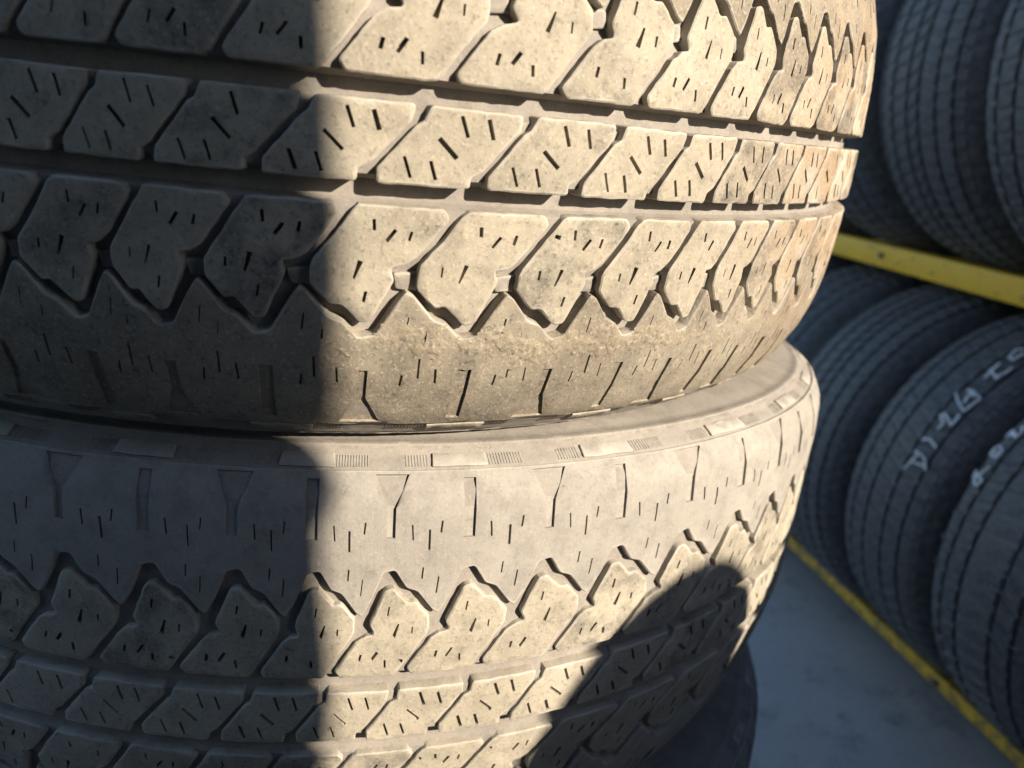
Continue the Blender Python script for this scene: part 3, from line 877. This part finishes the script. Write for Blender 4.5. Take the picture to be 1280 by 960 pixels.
# ------------------------------------------------------------------ wall added behind the rack to keep the sun off it
def wall():
    root = empty('shade_wall', (1.56, 1.0, 0))
    tag(root, 'ribbed grey sheet steel wall added behind the tyre rack to keep the sun off it', 'wall')
    y = -1.25; i = 0
    while y < 3.6:
        bm = bmesh.new()
        prof_ = [(0, 0), (.09, 0), (.11, .03), (.17, .03), (.19, 0), (.30, 0)]
        vs = []
        for (a, b) in prof_:
            vs.append((bm.verts.new((-b, y + a - 1.0, 0)), bm.verts.new((-b, y + a - 1.0, 2.9))))
        for p, q in zip(vs[:-1], vs[1:]): bm.faces.new((p[0], p[1], q[1], q[0]))
        bmesh.ops.solidify(bm, geom=bm.faces[:], thickness=.004)
        bm_obj('panel', bm, M_WALL, root)
        y += .30
wall()

# ------------------------------------------------------------------ shed added behind the viewer to block sky and bounced light
M_ROOF = painted('dark painted boards', (0.10, 0.10, 0.105), (0.14, 0.14, 0.145), .7)
def sky_blocker():
    root = empty('sky_blocker', (-2.4, -3.4, 0))
    tag(root, 'dark boarded shed added out of view to block sky and bounced light', 'sky_blocker')
    bm = bmesh.new(); box_bm(bm, (0, 0, 1.7), (7.2, 1.5, 3.4)); bm_obj('wall', bm, M_ROOF, root)
    bm = bmesh.new(); box_bm(bm, (0, 0, 3.44), (7.3, 1.7, .07), .01); bm_obj('roof', bm, M_WALL, root)
sky_blocker()

# ------------------------------------------------------------------ shadow casters invented behind the viewer that throw the two shadows
HV = Vector((0, 0, 1)).cross(SUN).normalized(); VV = SUN.cross(HV)
def sunpt(h, v, s):
    p = HV * h + VV * v + SUN * s
    return Vector((p.x, p.y, p.z + Z0))
def shadow_screen():  # made-up sheet that puts the left of the stack in shadow
    a = sunpt(-.205, -.10, .92)
    w = Vector((-HV.x, -HV.y, 0))
    root = empty('shadow_board', (a.x, a.y, 0))
    tag(root, 'tall matt black caster sheet added out of view to shade the left of the stack', 'shadow_screen')
    bm = bmesh.new(); n = Vector((SUN.x, SUN.y, 0)).normalized()
    pts = [(-.007, 0), (-.007, .925), (-.008, .965), (-.004, 1.02), (-.004, 1.04), (-.010, 1.057), (-.012, 1.068), (-.005, 1.082), (.001, 1.1), (.003, 1.13), (.006, 1.16), (.008, 1.2), (.009, 1.3), (.009, 2.9)]  # edge shaped to steer the line of its shadow
    ring = []
    for e, z in pts: ring.append(w * e + Vector((0, 0, z)))
    far = [w * 2.2 + Vector((0, 0, z)) for e, z in pts]
    V = []
    for off in (0, .018):
        V.append([bm.verts.new(p + n * off) for p in ring] + [bm.verts.new(p + n * off) for p in far])
    m = len(pts)
    for i in range(m - 1):
        bm.faces.new((V[0][i], V[0][i + 1], V[0][m + i + 1], V[0][m + i])); bm.faces.new((V[1][i + 1], V[1][i], V[1][m + i], V[1][m + i + 1]))
        bm.faces.new((V[0][i + 1], V[0][i], V[1][i], V[1][i + 1])); bm.faces.new((V[0][m + i], V[0][m + i + 1], V[1][m + i + 1], V[1][m + i]))
    bm.faces.new((V[0][m - 1], V[1][m - 1], V[1][2 * m - 1], V[0][2 * m - 1])); bm.faces.new((V[0][0], V[0][m], V[1][m], V[1][0]))
    bmesh.ops.recalc_face_normals(bm, faces=bm.faces)
    bm_obj('sheet', bm, M_BOARD, root)
shadow_screen()
def dome_caster():  # made-up post for the rounded shadow at lower right
    top = sunpt(-.055, -.372, .82); top.z += .073
    root = empty('dome_caster', (top.x, top.y, 0))
    tag(root, 'dark grey round topped bollard added out of view to throw the rounded shadow', 'dome_caster')
    r = .073; zt = top.z; vs = []; fs = []; N = 32
    prof_ = [(r + .045, .0), (r + .045, .80), (r + .04, .812), (r, .82), (r, zt - .073)] + [(r * math.cos(a), zt - .073 + .073 * math.sin(a)) for a in np.linspace(.12, 1.5, 12)]  # thick foot added to widen the shadow lower down
    for i in range(N):
        a = 2 * math.pi * i / N
        for rr, z in prof_: vs.append((rr * math.cos(a), rr * math.sin(a), z))
    n = len(prof_)
    for i in range(N):
        j = (i + 1) % N
        for q in range(n - 1): fs.append((i * n + q, j * n + q, j * n + q + 1, i * n + q + 1))
    fs.append([i * n + n - 1 for i in range(N)])
    mesh_obj('post', vs, fs, M_POST, root, smooth=40)
    bm = bmesh.new(); box_bm(bm, (0, 0, .006), (.26, .26, .012), .003); bm_obj('base_plate', bm, M_POST, root)
dome_caster()
def drum_caster():  # made-up barrel that keeps the third tyre in shadow
    c = sunpt(.300, -.402, .84)
    root = empty('drum_shadow_caster', (c.x, c.y, 0))
    tag(root, 'dark steel drum standing behind the viewer', 'drum_caster')
    r, H = .288, c.z; N = 48; vs = []; fs = []
    prof_ = [(r - .01, .0), (r, .004), (r, .018), (r - .006, .024), (r - .006, H * .33 - .02), (r + .004, H * .33), (r - .006, H * .33 + .02), (r - .006, H * .66 - .02), (r + .004, H * .66), (r - .006, H * .66 + .02), (r - .006, H - .024), (r, H - .018), (r, H - .003), (r - .008, H), (r - .014, H - .004), (r - .016, H - .02)]
    for i in range(N):
        a = 2 * math.pi * i / N
        for rr, z in prof_: vs.append((rr * math.cos(a), rr * math.sin(a), z))
    n = len(prof_)
    for i in range(N):
        j = (i + 1) % N
        for q in range(n - 1): fs.append((i * n + q, j * n + q, j * n + q + 1, i * n + q + 1))
    fs.append([i * n + n - 1 for i in range(N)])
    mesh_obj('barrel', vs, fs, M_ROOF, root, smooth=40)
    bm = bmesh.new(); bmesh.ops.create_cone(bm, cap_ends=True, segments=20, radius1=.035, radius2=.032, depth=.014)
    bmesh.ops.translate(bm, verts=bm.verts, vec=(.18, 0, H - .013)); bm_obj('bung', bm, M_ROOF, root)
drum_caster()
